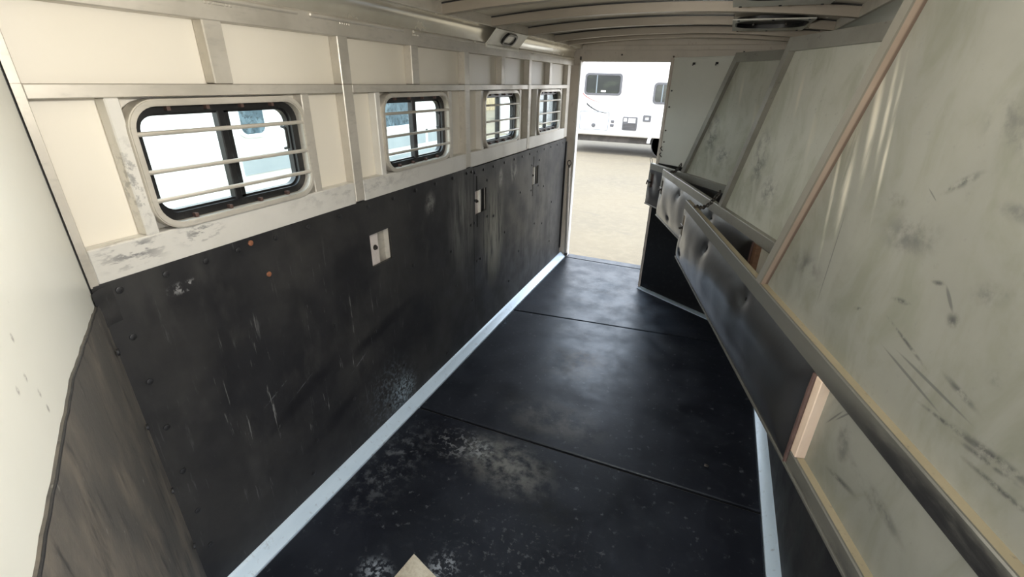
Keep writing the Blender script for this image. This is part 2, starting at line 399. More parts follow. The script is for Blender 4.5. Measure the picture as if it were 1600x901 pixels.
a.spot((.9, 0, 1.5), (3, .006, 3), (0.24, 0.235, 0.20), soft=.75, amount=.9)
a.rough_noise(9, .38, .5); M['tube_lit'] = a.done()
a = Mat('lit_upright', (0.80, 0.64, 0.50), 0.45, 0.1, coords='object'); a.vary(8, (0.66, 0.50, 0.38), .4, .7, .7, sc=(1, 1, .4)); M['upright_lit'] = a.done()  # peach light from the front painted into this tube's colour
a = Mat('divider_rail_dirty', (0.36, 0.31, 0.21), 0.46, 0.25, coords='object')
a.vary(4, (0.29, 0.25, 0.165), 0.4, 0.7, 0.8)
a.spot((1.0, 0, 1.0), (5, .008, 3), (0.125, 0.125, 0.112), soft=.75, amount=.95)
a.spot((.25, 0, 1.105), (.60, .008, .040), (0.025, 0.025, 0.027), nscale=11, lo=.16, hi=.52, nsc=(.5, 1, 1.6), amount=.95)
a.spot((.15, 0, 1.12), (.45, .009, .045), (0.018, 0.018, 0.02), soft=.2, nscale=24, lo=.30, hi=.56, nsc=(.4, 1, 1.5), amount=.9)
a.spot((.35, 0, .80), (.40, .008, .040), (0.05, 0.05, 0.05), nscale=16, lo=.40, hi=.62, nsc=(.5, 1, 1.6), amount=.8)
a.vary(60, (0.10, 0.10, 0.10), 0.62, 0.76, 0.5)
M['rail_dirty'] = a.done()
a = Mat('tack_sheet', (0.80, 0.80, 0.73), 0.48, 0.05)
a.vary(1.5, (0.74, 0.74, 0.67), 0.4, 0.7, 0.8); M['tack'] = a.done()
a = Mat('black_vinyl', (0.018, 0.018, 0.019), 0.30, 0.0, coords='object', spec=0.9)
a.vary(6, (0.026, 0.025, 0.024), 0.45, 0.72, 0.8).vary(60, (0.07, 0.07, 0.07), 0.70, 0.78, 0.4)
a.b.inputs['Coat Weight'].default_value = .5; a.b.inputs['Coat Roughness'].default_value = .28
a.rough_noise(7, 0.28, 0.38); a.bump(6, 0.10, 0.02).bump(140, 0.08, 0.002); M['vinyl'] = a.done()
a = Mat('brown_edging', (0.10, 0.06, 0.05), 0.5, 0.0, coords='object'); a.vary(20, (0.05, 0.03, 0.028), .4, .7, .8); M['edging'] = a.done()
a = Mat('plywood_edge', (0.20, 0.115, 0.07), 0.6, 0.0, coords='object'); a.vary(30, (0.12, 0.065, 0.04), .4, .7, .8, sc=(1, 1, 4)); M['ply'] = a.done()
a = Mat('black_plastic', (0.012, 0.012, 0.013), 0.35); a.vary(30, (0.03, 0.03, 0.03), .5, .7, .6); M['black'] = a.done()
a = Mat('dark_steel', (0.07, 0.065, 0.06), 0.45, 0.7); a.vary(60, (0.16, 0.10, 0.06), .5, .7, .7); M['steel'] = a.done()
a = Mat('screw_black', (0.03, 0.03, 0.032), 0.45, 0.4); a.vary(80, (0.07, 0.07, 0.07), .5, .7, .7); M['screw'] = a.done()
a = Mat('screw_rust', (0.30, 0.12, 0.06), 0.65, 0.1); a.vary(120, (0.16, 0.07, 0.04), .4, .7, .8); M['rust'] = a.done()
a = Mat('pocket_white', (0.72, 0.66, 0.62), 0.5); a.vary(14, (0.6, 0.53, 0.48), .4, .7, .8); M['pocket'] = a.done()
a = Mat('baseboard_aluminium', (0.70, 0.83, 0.93), 0.36, 0.2)
a.vary(6, (0.60, 0.73, 0.83), 0.4, 0.7, 0.8, sc=(1, .3, 1)).vary(40, (0.3, 0.32, 0.34), .58, .75, .5); M['base'] = a.done()
a = Mat('rear_frame_metal', (0.70, 0.63, 0.55), 0.5, 0.05)
a.vary(4, (0.60, 0.54, 0.47), .4, .7, .8).vary(30, (0.30, 0.19, 0.17), .6, .78, .6); M['rear'] = a.done()
a = Mat('white_seal', (0.82, 0.80, 0.76), 0.5); a.vary(10, (0.7, 0.68, 0.64), .4, .7, .7); M['seal'] = a.done()
a = Mat('white_plate', (0.90, 0.88, 0.81), 0.35, 0.0); a.vary(6, (0.70, 0.66, 0.58), .4, .7, .7); M['plate'] = a.done()
a = Mat('lamp_lens', (0.55, 0.53, 0.48), 0.15, 0.0); a.vary(20, (0.35, 0.33, 0.30), .4, .65, .8, sc=(1, 3, 1)); M['lens'] = a.done()
a = Mat('cream_cloth', (0.72, 0.66, 0.53), 0.9); a.vary(60, (0.60, 0.53, 0.40), .4, .65, .8).vary(160, (0.45, 0.38, 0.28), .6, .75, .6)
a.bump(130, .5, .006); M['cloth'] = a.done()
# outside
a = Mat('gravel_ground', (0.142, 0.118, 0.078), 0.9)
a.vary(.35, (0.12, 0.102, 0.072), .35, .7, .9).vary(9, (0.16, 0.135, 0.092), .4, .7, .7).vary(3, (0.09, 0.078, 0.064), .60, .68, .35, sc=(.25, 1.3, 1), dist=1.2)
a.vary(90, (0.095, 0.085, 0.07), .5, .7, .5); a.bump(60, .3, .02)
M['ground'] = a.done()
a = Mat('gelcoat_white', (0.80, 0.80, 0.79), 0.25); a.vary(1.5, (0.74, 0.74, 0.73), .4, .7, .6); M['gel'] = a.done()
a = Mat('gelcoat_rib', (0.70, 0.72, 0.72), 0.35); a.vary(1.5, (0.62, 0.64, 0.65), .4, .7, .6); M['gel2'] = a.done()
a = Mat('grey_blue_band', (0.17, 0.20, 0.215), 0.4); a.vary(4, (0.14, 0.165, 0.18), .4, .7, .6); M['band'] = a.done()
a = Mat('grey_panel', (0.085, 0.085, 0.09), 0.5); a.vary(20, (0.06, 0.06, 0.065), .4, .7, .5); M['greyp'] = a.done()
a = Mat('stripe_dark', (0.02, 0.02, 0.022), 0.4); a.vary(9, (.03, .03, .03), .4, .6, .5); M['stripe'] = a.done()
a = Mat('stripe_red', (0.40, 0.05, 0.04), 0.4); a.vary(9, (.45, .11, .08), .4, .6, .5); M['stripe_red'] = a.done()
a = Mat('tinted_glass', (0.015, 0.017, 0.013), 0.12); a.vary(1.2, (.03, .035, .022), .4, .6, .9, sc=(1, 1, 2)); M['tint'] = a.done()
a = Mat('blue_tinted_glass', (0.06, 0.095, 0.12), 0.15)
a.vary(5, (0.13, 0.185, 0.22), .45, .62, .9, sc=(1, 1.5, .8)).vary(22, (0.025, 0.04, 0.05), .5, .62, .8); M['tint_blue'] = a.done()  # mottling paints tree reflections into the glass colour
a = Mat('tyre', (0.02, 0.02, 0.02), 0.8); a.vary(20, (.04, .04, .04), .4, .6, .5); M['tyre'] = a.done()
a = Mat('pale_blue_band', (0.30, 0.34, 0.36), 0.4); a.vary(4, (0.25, 0.29, 0.31), .4, .7, .6); M['paleband'] = a.done()
a = Mat('underbody', (0.05, 0.045, 0.04), 0.8); a.vary(5, (.09, .08, .07), .4, .6, .8); M['under'] = a.done()
a = Mat('leaf', (0.05, 0.085, 0.04), 0.7); a.vary(5, (.10, .12, .05), .4, .6, .9); M['leaf'] = a.done()
a = Mat('dry_leaf', (0.34, 0.24, 0.06), 0.7); a.vary(5, (.22, .18, .06), .4, .6, .9); M['dryleaf'] = a.done()
a = Mat('bark', (0.10, 0.07, 0.05), 0.9); a.vary(9, (.06, .045, .035), .4, .6, .8, sc=(1, 1, .3)); M['bark'] = a.done()
a = Mat('tan_siding', (0.45, 0.36, 0.22), 0.7); a.vary(3, (.38, .30, .19), .4, .6, .8); M['tan'] = a.done()
a = Mat('grey_siding', (0.25, 0.25, 0.26), 0.6); a.vary(3, (.20, .20, .21), .4, .6, .8); M['grey_siding'] = a.done()
a = Mat('wood_deck', (0.008, 0.008, 0.008), 0.9); a.vary(6, (.012, .011, .010), .4, .6, .8); M['deck'] = a.done()
# thin window glass
gm = bpy.data.materials.new('window_glass'); gm.use_nodes = True; gn = gm.node_tree.nodes; gl = gm.node_tree.links
gn.remove(gn['Principled BSDF'])
g_t = gn.new('ShaderNodeBsdfTransparent'); g_g = gn.new('ShaderNodeBsdfGlossy'); g_m = gn.new('ShaderNodeMixShader'); g_f = gn.new('ShaderNodeLayerWeight'); g_p = gn.new('ShaderNodeMath'); g_q = gn.new('ShaderNodeMath')
g_t.inputs['Color'].default_value = (0.90, 0.95, 0.93, 1); g_g.inputs['Roughness'].default_value = 0.03
g_p.operation = 'POWER'; g_p.inputs[1].default_value = 5.0; g_q.operation = 'MULTIPLY_ADD'; g_q.inputs[1].default_value = 0.8; g_q.inputs[2].default_value = 0.03
gl.new(g_f.outputs['Facing'], g_p.inputs[0]); gl.new(g_p.outputs[0], g_q.inputs[0])
gl.new(g_q.outputs[0], g_m.inputs[0]); gl.new(g_t.outputs[0], g_m.inputs[1]); gl.new(g_g.outputs[0], g_m.inputs[2])
gl.new(g_m.outputs[0], gn['Material Output'].inputs['Surface']); M['glass'] = gm

# ================================================================== SETTING
XF, XS = -1.395, -1.438          # faces of the left wall's frame and its outer skin
XR = 0.53                        # face of the right wall
YR = 4.64                        # face of the rear frame
R_TOP = 2.16

# ground outside
b = MB(); b.add([(-60, -40, -.4), (60, -40, -.4), (60, 80, -.4), (-60, 80, -.4)], [(0, 1, 2, 3)])
tag(b.build('ground', M['ground']), kind='structure', label='pale sunlit gravel yard outside the rear door')

# floor
b = MB(); b.box(-1.46, .58, -1.0, 4.72, -.10, -.012)
floor = tag(b.build('floor', M['deck']), kind='structure', label='dark trailer floor under the rubber mats')

# ---- left wall
WINC = [1.025, 2.040, 3.040, 4.005]
W_Z0, W_Z1, W_H = 1.358, 1.706, 0.290
b = MB()
holes = [(c - W_H + .04, c + W_H - .04, W_Z0 + .04, W_Z1 - .04) for c in WINC]
b.plate('x', XS - .012, XS, (-.65, 4.72, -.05, R_TOP), holes)
wall_left = tag(b.build('wall_left', M['skin']), kind='structure', label='left trailer wall with cream skin, aluminium studs and black rubber below')
def stud(y0, y1, z0, z1, name='wall_stud', m='alu', x1=XF, bev=.003):
    MB().box(XS, x1, y0, y1, z0, z1, bev).build(name, M[m], wall_left)
for c in (1.558, 2.543, 3.528): stud(c - .028, c + .028, 1.275, 1.915, x1=XF + .002)
for c in (1.035, 2.037, 3.045, 3.995): stud(c - .030, c + .030, 1.742, 1.915)
for i, c in enumerate(WINC):
    stud(c - W_H - .028, c - W_H + .006, 1.358, 1.711, m='scuffed', x1=XF - .002)
    stud(c + W_H + .004, c + W_H + .040, 1.358, 1.711, x1=XF - .002)
stud(4.47, 4.56, 1.275, 1.915)
# the mid rail and lower rail run between the full studs
edges = [.5625, 1.530, 1.586, 2.515, 2.571, 3.500, 3.556, 4.47]
for k in range(4):
    y0, y1 = edges[2 * k], edges[2 * k + 1]
    MB().box(XS, XF, y0, y1, 1.711, 1.742, .002).build('mid_rail', M['alu'], wall_left)
    MB().box(XS, XF, y0, y1, 1.268, 1.360, .003).build('lower_rail', M['scuffed'], wall_left)
MB().box(XS, XF + .004, -.3, YR, 1.908, 1.975, .003).build('top_rail', M['alu'], wall_left)
b = MB()
for y0, y1 in ((.56, 1.35), (1.40, 1.95), (2.02, 2.60), (2.63, 2.755), (3.285, 4.60)):
    b.box(XF, XF + .014, y0, y1, 1.957, 1.971, .004)
b.build('rail_lip', M['alu'], wall_left)
b = MB()
for y in (1.02, 1.05, 1.55, 2.02, 3.52):
    for k in range(5): b.box(XF, XF + .007, y + k * .012, y + k * .012 + .009, 1.948, 1.957, .002)
b.build('weld_bead', M['alu'], wall_left)
# rubber sheets with the three latch pockets
HOL = [(1.587, 1.738, .950, 1.107), (2.622, 2.786, .950, 1.107), (3.655, 3.795, .955, 1.108)]
sheet1 = MB(); sheet1.plate('x', XF - .012, XF, (.543, 2.600, .04, 1.270), [HOL[0]])
sheet1 = sheet1.build('rubber_sheet', M['rubber'], wall_left)
sheet2 = MB()
sheet2.plate('x', XF - .012, XF, (2.604, 4.560, .04, 1.262),
             [HOL[1], (2.640, 2.655, 1.107, 1.203), (2.640, 2.655, .863, .950), HOL[2], (3.668, 3.681, 1.108, 1.195), (3.668, 3.681, .862, .955)])
sheet2 = sheet2.build('rubber_sheet', M['rubber'], wall_left)
# a loose flap of rubber at the front corner
b = MB(); n = 9; vs = []; fs = []
for i in range(n):
    z = 1.262 - i * .013
    vs += [(XF + .001, .585, z), (XF + .008 + .003 * sin(i * 1.3), .556 + .003 * sin(i * 2.1), z), (XF + .020 - .001 * i + .004 * sin(i * .9), .540, z), (XF + .030, .528, z)]
for i in range(n - 1):
    for j in range(3): fs.append((i * 4 + j, i * 4 + j + 1, i * 4 + j + 5, i * 4 + j + 4))
b.add(vs, fs); b.build('corner_flap', M['rubber'], wall_left)
# screws
def screw(y, z, parent, rust=False):
    o = MB(); o.tube([(XF - .001, y, z), (XF + .003, y, z), (XF + .0045, y, z)], [.0095, .0095, .006], 10)
    o.build('screw', M['rust' if rust else 'screw'], parent)
for y in (.60, .72, .84, .95, 1.10, 1.25, 1.42, 1.60, 1.78, 1.97, 2.16, 2.35, 2.52, 2.58): screw(y, 1.240, sheet1)
for y in (2.625, 2.75, 2.90, 3.08, 3.26, 3.42, 3.58, 3.75, 3.92, 4.10, 4.28, 4.45): screw(y, 1.228, sheet2)
for z in (1.10, .95, .78, .60, .42, .25): screw(.592, z, sheet1)
for (y, z) in ((1.30, .78), (1.55, .62), (1.9, .85), (2.35, .55), (2.3, .8), (1.75, .3), (1.35, .35), (.95, .5), (1.1, .3), (2.56, .9), (2.56, .35), (1.05, .15), (1.6, .13), (2.2, .12)): screw(y, z, sheet1)
for (y, z) in ((1.043, 1.12), (1.00, 1.262)): screw(y, min(z, 1.25), sheet1, True)
for (y, z) in ((2.64, .62), (2.69, .62), (2.90, .88), (3.1, .7), (3.4, .95), (3.4, .45), (3.95, .9), (3.95, .55), (4.2, .7), (4.2, .3), (3.2, .25), (3.75, .6), (2.80, 1.15), (2.62, 1.05), (2.80, .90), (2.61, .90), (3.81, 1.15), (3.64, 1.13), (3.81, .93), (3.64, .92)): screw(y, z, sheet2)
# latch pockets behind the holes
for k, (y0, y1, z0, z1) in enumerate(HOL):
    w = y1 - y0
    b = MB()
    b.box(XS, XF - .020, y0 - .02, y0 + w * .52, z0 - .03, z1 + .03, .002)
    p = b.build('latch_pocket', M['pocket'], wall_left)
    b = MB(); b.prism([(XS, y0 + w * .52), (XF - .020, y0 + w * .52), (XF - .026, y0 + w * .62), (XF - .034, y0 + w * .72), (XF - .034, y0 + w * .93), (XF - .014, y0 + w * 1.0), (XS, y0 + w * 1.04)], 'z', z0 - .03, z1 + .03)
    b.build('pocket_channel', M['alu'], p)
    b = MB(); zc = (z0 + z1) / 2 + .003; yb = y0 + w * .34
    b.tube([(XF - .020, yb, zc), (XF - .017, yb, zc), (XF - .017, yb, zc), (XF - .008, yb, zc), (XF - .006, yb, zc)], [.013, .013, .008, .008, .005], 14)
    b.build('latch_bolt', M['steel'], p)
    if k:
        MB().box(XS, XF - .008, y0 + w * .46, y0 + w * .60, z0 - .02, z1 + .02, .004).build('pocket_rib', M['plate'], p)
        MB().box(XS, XF - .016, y0 + w * .70, y1 + .02, z0 - .02, z1 + .02).build('hole_shade_block', M['black'], p)  # black block stands in for the shade inside the open hole

# windows
def window(k, cy):
    y0, y1, z0, z1 = cy - W_H, cy + W_H, W_Z0, W_Z1
    b = MB()
    b.ring(rrect(y0, y1, z0, z1, .078, 8), rrect(y0 + .018, y1 - .018, z0 + .018, z1 - .018, .062, 8), 'x', XF - .030, XF + .008)
    b.ring(rrect(y0 + .003, y1 - .003, z0 + .003, z1 - .003, .076, 8), rrect(y0 + .015, y1 - .015, z0 + .015, z1 - .015, .064, 8), 'x', XF + .008, XF + .011)
    w = tag(b.build('window_%d' % (k + 1), M['alu']), kind='structure',
            label=['barred sliding window nearest the front wall', 'barred sliding window, second from the front wall',
                   'barred sliding window, third from the front wall', 'barred sliding window nearest the rear doorway'][k])
    b = MB()
    b.ring(rrect(y0 + .016, y1 - .016, z0 + .016, z1 - .016, .060, 8), rrect(y0 + .042, y1 - .042, z0 + .040, z1 - .038, .044, 8), 'x', XS, XS + .024)
    b.ring(rrect(y0 + .030, y1 - .030, z0 + .028, z1 - .027, .054, 8), rrect(y0 + .047, y1 - .047, z0 + .046, z1 - .044, .042, 8), 'x', XS - .012, XS + .010)
    b.build('gasket_frame', M['black'], w)
    b = MB(); c = cy + .006
    b.box(XS - .008, XS + .020, c - .026, c - .002, z0 + .036, z1 - .034, .003); b.box(XS - .012, XS + .010, c - .002, c + .020, z0 + .036, z1 - .034, .003)
    b.build('mullion', M['black'], w)
    MB().box(XS + .002, XS + .005, y0 + .040, c, z0 + .038, z1 - .036).build('pane', M['glass'], w)
    MB().box(XS - .006, XS - .003, c, y1 - .040, z0 + .038, z1 - .036).build('pane', M['glass'], w)
    for z in (1.621, 1.523, 1.446):
        b = MB(); b.tube([(XF + .002, y0 + .004, z), (XF + .004, y0 + .016, z), (XF + .004, y1 - .016, z - .003), (XF + .002, y1 - .004, z - .003)], .0065, 10)
        b.build('guard_bar', M['alu'], w)
    b = MB(); yh = y1 - .072
    b.tube([(XS + .004, yh, 1.605), (XS + .022, yh, 1.60), (XS + .024, yh, 1.590), (XS + .024, yh, 1.545), (XS + .022, yh, 1.535), (XS + .004, yh, 1.530)], .005, 8)
    b.build('latch_handle', M['black'], w)
    for i in range(4):
        for zz in (z0 + .0245, z1 - .0245):
            yy = y0 + .12 + i * .113
            MB().box(XF - .030, XF - .004, yy - .005, yy + .005, zz - .006, zz + .006).build('spacer', M['edging'], w)
for k, c in enumerate(WINC): window(k, c)

# ---- slanted front wall
P0 = Vector((XF, .541, 0)); FD = Vector((.8736, -.4866, 0)); FN = Vector((.4866, .8736, 0))
FM = Matrix(((FD.x, FN.x, 0, P0.x), (FD.y, FN.y, 0, P0.y), (0, 0, 1, 0), (0, 0, 0, 1)))   # local: x along, y out of the wall, z up
b = MB(); b.plate('y', -.03, 0, (.010, 2.18, .0, R_TOP), [(1.56, 2.15, .0, 2.00)], M=FM); b.box(-.1, .010, -.04, -.02, 0, R_TOP, M=FM)  # opening behind the camera is added to let in more daylight
wall_front = tag(b.build('wall_front', M['white_sheet']), kind='structure', label='slanted front wall of white sheet above a worn dark kick panel')
b = MB(); n = 46; top = []
for i in range(n + 1):
    s = .004 + (1.54) * i / n
    top.append((s, 1.225 + .058 * min(1, s / .5) + .0012 * sin(i * 2.7) + .001 * sin(i * 5.1)))
b.prism([(.004, .04)] + [(1.544, .04)] + top[::-1], 'y', 0.0, .007, M=FM)
kp = b.build('kick_panel', M['kick'], wall_front)
b = MB(); b.tube([(s, .0055, z - .001) for s, z in top], .002, 6, M=FM); b.build('panel_edge', M['rubber'], kp)
for z in (1.1, .85, .6, .35):
    b = MB(); b.cyl(FM @ Vector((.05, .011, z)), FM @ Vector((.05, .016, z)), .0095, 10); b.build('screw', M['screw'], kp)
b = MB(); b.box(XS, XF + .003, .540, .5625, 1.268, 1.985, .002); b.box(XF + .003, XF + .008, .5405, .5445, 1.268, 1.985)
b.build('corner_angle', M['alu'], wall_front)
b = MB(); b.box(.004, .0125, .000, .0015, 1.24, R_TOP, M=FM); b.build('seam_gap', M['black'], wall_front)

# ---- right wall, with an unseen escape doorway added beside the camera for daylight
b = MB(); b.plate('x', XR, XR + .03, (-.62, 4.72, -.1, R_TOP), [(-.46, .52, .0, 2.00)])
wall_right = tag(b.build('wall_right', M['white_sheet']), kind='structure', label='right trailer wall, white skin over black rubber')
MB().box(XR - .004, XR, .56, 4.62, .04, 1.22).build('rubber_sheet', M['rubber'], wall_right)
b = MB(); b.ring([(-.50, -.01), (.55, -.01), (.55, 2.03), (-.50, 2.03)], [(-.46, .02), (.52, .02), (.52, 2.00), (-.46, 2.00)], 'x', XR - .010, XR + .045)
tag(b.build('door_1', M['alu']), kind='structure', label='open escape doorway in the right wall, unseen, added for daylight')

# baseboards
b = MB(); b.prism([(XF, -.01), (XF + .052, -.01), (XF + .052, .006), (XF + .040, .016), (XF + .016, .038), (XF + .006, .050), (XF, .052)], 'y', .42, 4.62)
tag(b.build('baseboard_left', M['base']), kind='structure', label='pale aluminium cove strip along the left wall')
b = MB(); b.prism([(XR, -.01), (XR - .046, -.01), (XR - .046, .006), (XR - .036, .014), (XR - .016, .034), (XR - .006, .050), (XR, .052)], 'y', .56, 3.45)
tag(b.build('baseboard_right', M['base']), kind='structure', label='pale aluminium cove strip along the right wall')

# ---- rear frame
b = MB()
b.box(-1.47, -1.335, YR, YR + .08, -.1, R_TOP); b.box(-1.335, XR, YR, YR + .08, 1.950, R_TOP); b.box(-.44, XR, YR, YR + .08, -.1, 1.950)
wall_rear = tag(b.build('wall_rear', M['rear']), kind='structure', label='rear frame around the open doorway')
MB().box(-1.47, XR, YR - .012, YR, 2.035, 2.075, .003).build('header_angle', M['rear'], wall_rear)
MB().box(-1.445, -1.338, YR - .006, YR, 1.905, 2.035, .002).build('gusset_plate', M['rear'], wall_rear)
b = MB(); b.box(-1.337, -1.325, YR - .004, YR + .075, 0, 1.950, .002); b.box(-1.325, -.44, YR + .01, YR + .075, 1.942, 1.950, .002)
b.build('door_seal', M['seal'], wall_rear)
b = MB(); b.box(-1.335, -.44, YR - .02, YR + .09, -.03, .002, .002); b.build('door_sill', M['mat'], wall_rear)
b = MB(); b.box(-1.337, -1.322, YR - .012, YR - .002, 1.955, 1.985, .002); b.cyl((-1.330, YR - .012, 1.965), (-1.330, YR - .03, 1.972), .004, 8)
b.build('door_catch', M['steel'], wall_rear)
b = MB()
for (x, z) in ((-.50, 1.985), (.05, 2.02), (-.95, 2.0)): b.cyl((x, YR + .001, z), (x, YR - .005, z), .008, 10)
b.build('bolt_head', M['steel'], wall_rear)['kind'] = 'stuff'

# ---- ceiling
XC, HW = -.4325, .8875
def arch(x): return .045 * (1 - ((x - XC) / HW) ** 2)
NX = 24
def strip(y0, y1, zf0, zf1, x0=XC - HW, x1=XC + HW):
    """arched beam between x0 and x1"""
    vs = []; fs = []
    for i in range(NX + 1):
        x = x0 + (x1 - x0) * i / NX; h = arch(x)
        vs += [(x, y0, zf0 + h), (x, y1, zf0 + h), (x, y1, zf1 + h), (x, y0, zf1 + h)]
    for i in range(NX):
        a = i * 4
        for j in range(4): fs.append((a + j, a + (j + 1) % 4, a + 4 + (j + 1) % 4, a + 4 + j))
    fs += [(0, 1, 2, 3), (NX * 4 + 3, NX * 4 + 2, NX * 4 + 1, NX * 4)]
    return vs, fs
b = MB(); b.add(*strip(-.7, YR + .08, 2.098, 2.115, -1.46, .56))
ceiling = tag(b.build('ceiling', M['roof']), kind='structure', label='arched aluminium roof with cross bows')
VENTS = [(-.055, .335, 3.035, 3.620), (-.055, .315, 2.06, 2.545)]
for y in (-.03, .54, 1.12, 1.64, 2.175, 2.71, 3.275, 3.82, 4.165):
    cut = [v for v in VENTS if v[2] < y + .02 < v[3]]
    spans = [(XC - HW, XC + HW)] if not cut else [(XC - HW, cut[0][0]), (cut[0][1], XC + HW)]
    b = MB()
    for s in spans: b.add(*strip(y, y + .045, 2.050, 2.099, *s))
    rb = b.build('roof_bow', M['bow'], ceiling)
    b = MB()
    for s in spans: b.add(*strip(y - .005, y + .002, 2.0915, 2.0990, *s))
    b.build('shadow_gap_line', M['black'], rb)  # dark strip stands in for the shadow gap between bow and roof
for sx, nm in ((-1, 'side_rail_left'), (1, 'side_rail_right')):
    xi = XC + sx * HW; xo = XC + sx * (HW + .09)
    b = MB(); b.box(xi, xo, -.6, YR, 2.050, 2.102, .002); b.build('side_rail', M['alu'], ceiling)
    # hollow cove between wall and rail, bulging outward
    vs = []; fs = []; xa = XF if sx < 0 else XR; n = 8
    for i in range(n + 1):
        t = i / n
        x = xa + (xi - xa) * t; z = 1.968 + (2.052 - 1.968) * t
        d = .030 * sin(pi * t)
        vs += [(x + sx * d * .7, -.6, z + d * .7), (x + sx * d * .7, YR, z + d * .7)]
    for i in range(n): fs.append((2 * i, 2 * i + 1, 2 * i + 3, 2 * i + 2))
    b = MB(); b.add(vs, fs); b.build('cove', M['cove' if sx < 0 else 'white_sheet'], ceiling)

# ================================================================== THINGS INSIDE
# floor mats (the front one is cut along the slanted wall)
def mat_thing(poly, label):
    b = MB(); n = len(poly); cx = sum(p[0] for p in poly) / n; cy = sum(p[1] for p in poly) / n
    ins = [(p[0] + (cx - p[0]) * .006 / max(.2, abs(cx - p[0])), p[1] + (cy - p[1]) * .006 / max(.2, abs(cy - p[1]))) for p in poly]
    vs = [(x, y, -.012) for x, y in poly] + [(x, y, -.004) for x, y in poly] + [(x, y, 0) for x, y in ins]
    fs = [tuple(range(n))[::-1], tuple(range(2 * n, 3 * n))]
    for k in (0, 1):
        fs += [(k * n + i, k * n + (i + 1) % n, (k + 1) * n + (i + 1) % n, (k + 1) * n + i) for i in range(n)]
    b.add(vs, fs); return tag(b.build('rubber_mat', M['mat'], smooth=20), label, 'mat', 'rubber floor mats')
xl, xr = XF + .054, XR - .048
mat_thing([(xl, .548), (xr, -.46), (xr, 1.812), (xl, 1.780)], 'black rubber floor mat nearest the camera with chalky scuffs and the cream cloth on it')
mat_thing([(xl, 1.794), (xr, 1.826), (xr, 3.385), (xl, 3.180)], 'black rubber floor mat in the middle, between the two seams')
mat_thing([(xl, 3.188), (xr, 3.393), (xr, 4.615), (xl, 4.615)], 'black rubber floor mat at the rear doorway with worn surface and painted bluish sheen')

# ---- stall dividers; local frame: x along the divider from its hinge, y towards the left wall, z up
def pad_mesh(s0, s1, z0, z1, L, bulge, notch, dimples, seed):
    rnd = random.Random(seed); ns, nz = 64, 18
    ss = [s0 + (s1 - s0) * i / ns for i in range(ns + 1)]; zs = [z0 + (z1 - z0) * j / nz for j in range(nz + 1)]
    def inside(s, z):
        return not (notch and s > notch[0] and notch[1] < z < notch[2])
    def curve_end(z):     # the free end bends in around the latch notch
        return s1
    ph = [rnd.uniform(0, 6) for _ in range(6)]
    def h(s, z):
        d = min(s - s0, s1 - s, (z - z0), (z1 - z))
        if notch and z > notch[1] - .10: d = min(d, max(0.0, notch[0] - s) if notch[1] < z < notch[2] else math.hypot(max(0, notch[0] - s), max(0, notch[1] - z, z - notch[2])))
        t = max(0.0, min(1.0, d / .13)); v = bulge * (1 - (1 - t) ** 2.2)
        v += t * bulge * .045 * (sin(s * 17 + ph[0] + 4 * z) + .7 * sin(s * 31 + ph[1] - 9 * z) + .6 * sin(z * 23 + ph[2] + 5 * s))
        for (ds, dz) in dimples:
            r = math.hypot((s - ds), (z - dz) * 1.2); v -= bulge * .60 * math.exp(-(r / .020) ** 2) + bulge * .22 * math.exp(-(r / .065) ** 2)
        return max(v, -.001)
    vs = []; idx = {}; fs = []
    for i, s in enumerate(ss):
        for j, z in enumerate(zs):
            idx[(0, i, j)] = len(vs); vs.append((s, h(s, z), z))
    for i, s in enumerate(ss):
        for j, z in enumerate(zs):
            idx[(1, i, j)] = len(vs); vs.append((s, -.016, z))
    ok = lambda i, j: 0 <= i < ns and 0 <= j < nz and inside((ss[i] + ss[i + 1]) / 2, (zs[j] + zs[j + 1]) / 2)
    for i in range(ns):
        for j in range(nz):
            if not ok(i, j): continue
            fs.append((idx[(0, i, j)], idx[(0, i + 1, j)], idx[(0, i + 1, j + 1)], idx[(0, i, j + 1)]))
            fs.append((idx[(1, i, j)], idx[(1, i, j + 1)], idx[(1, i + 1, j + 1)], idx[(1, i + 1, j)]))
            for di, dj, p, q in ((-1, 0, (i, j), (i, j + 1)), (1, 0, (i + 1, j), (i + 1, j + 1)), (0, -1, (i, j), (i + 1, j)), (0, 1, (i, j + 1), (i + 1, j + 1))):
                if not ok(i + di, j + dj): fs.append((idx[(0, *p)], idx[(0, *q)], idx[(1, *q)], idx[(1, *p)]))
    return vs, fs

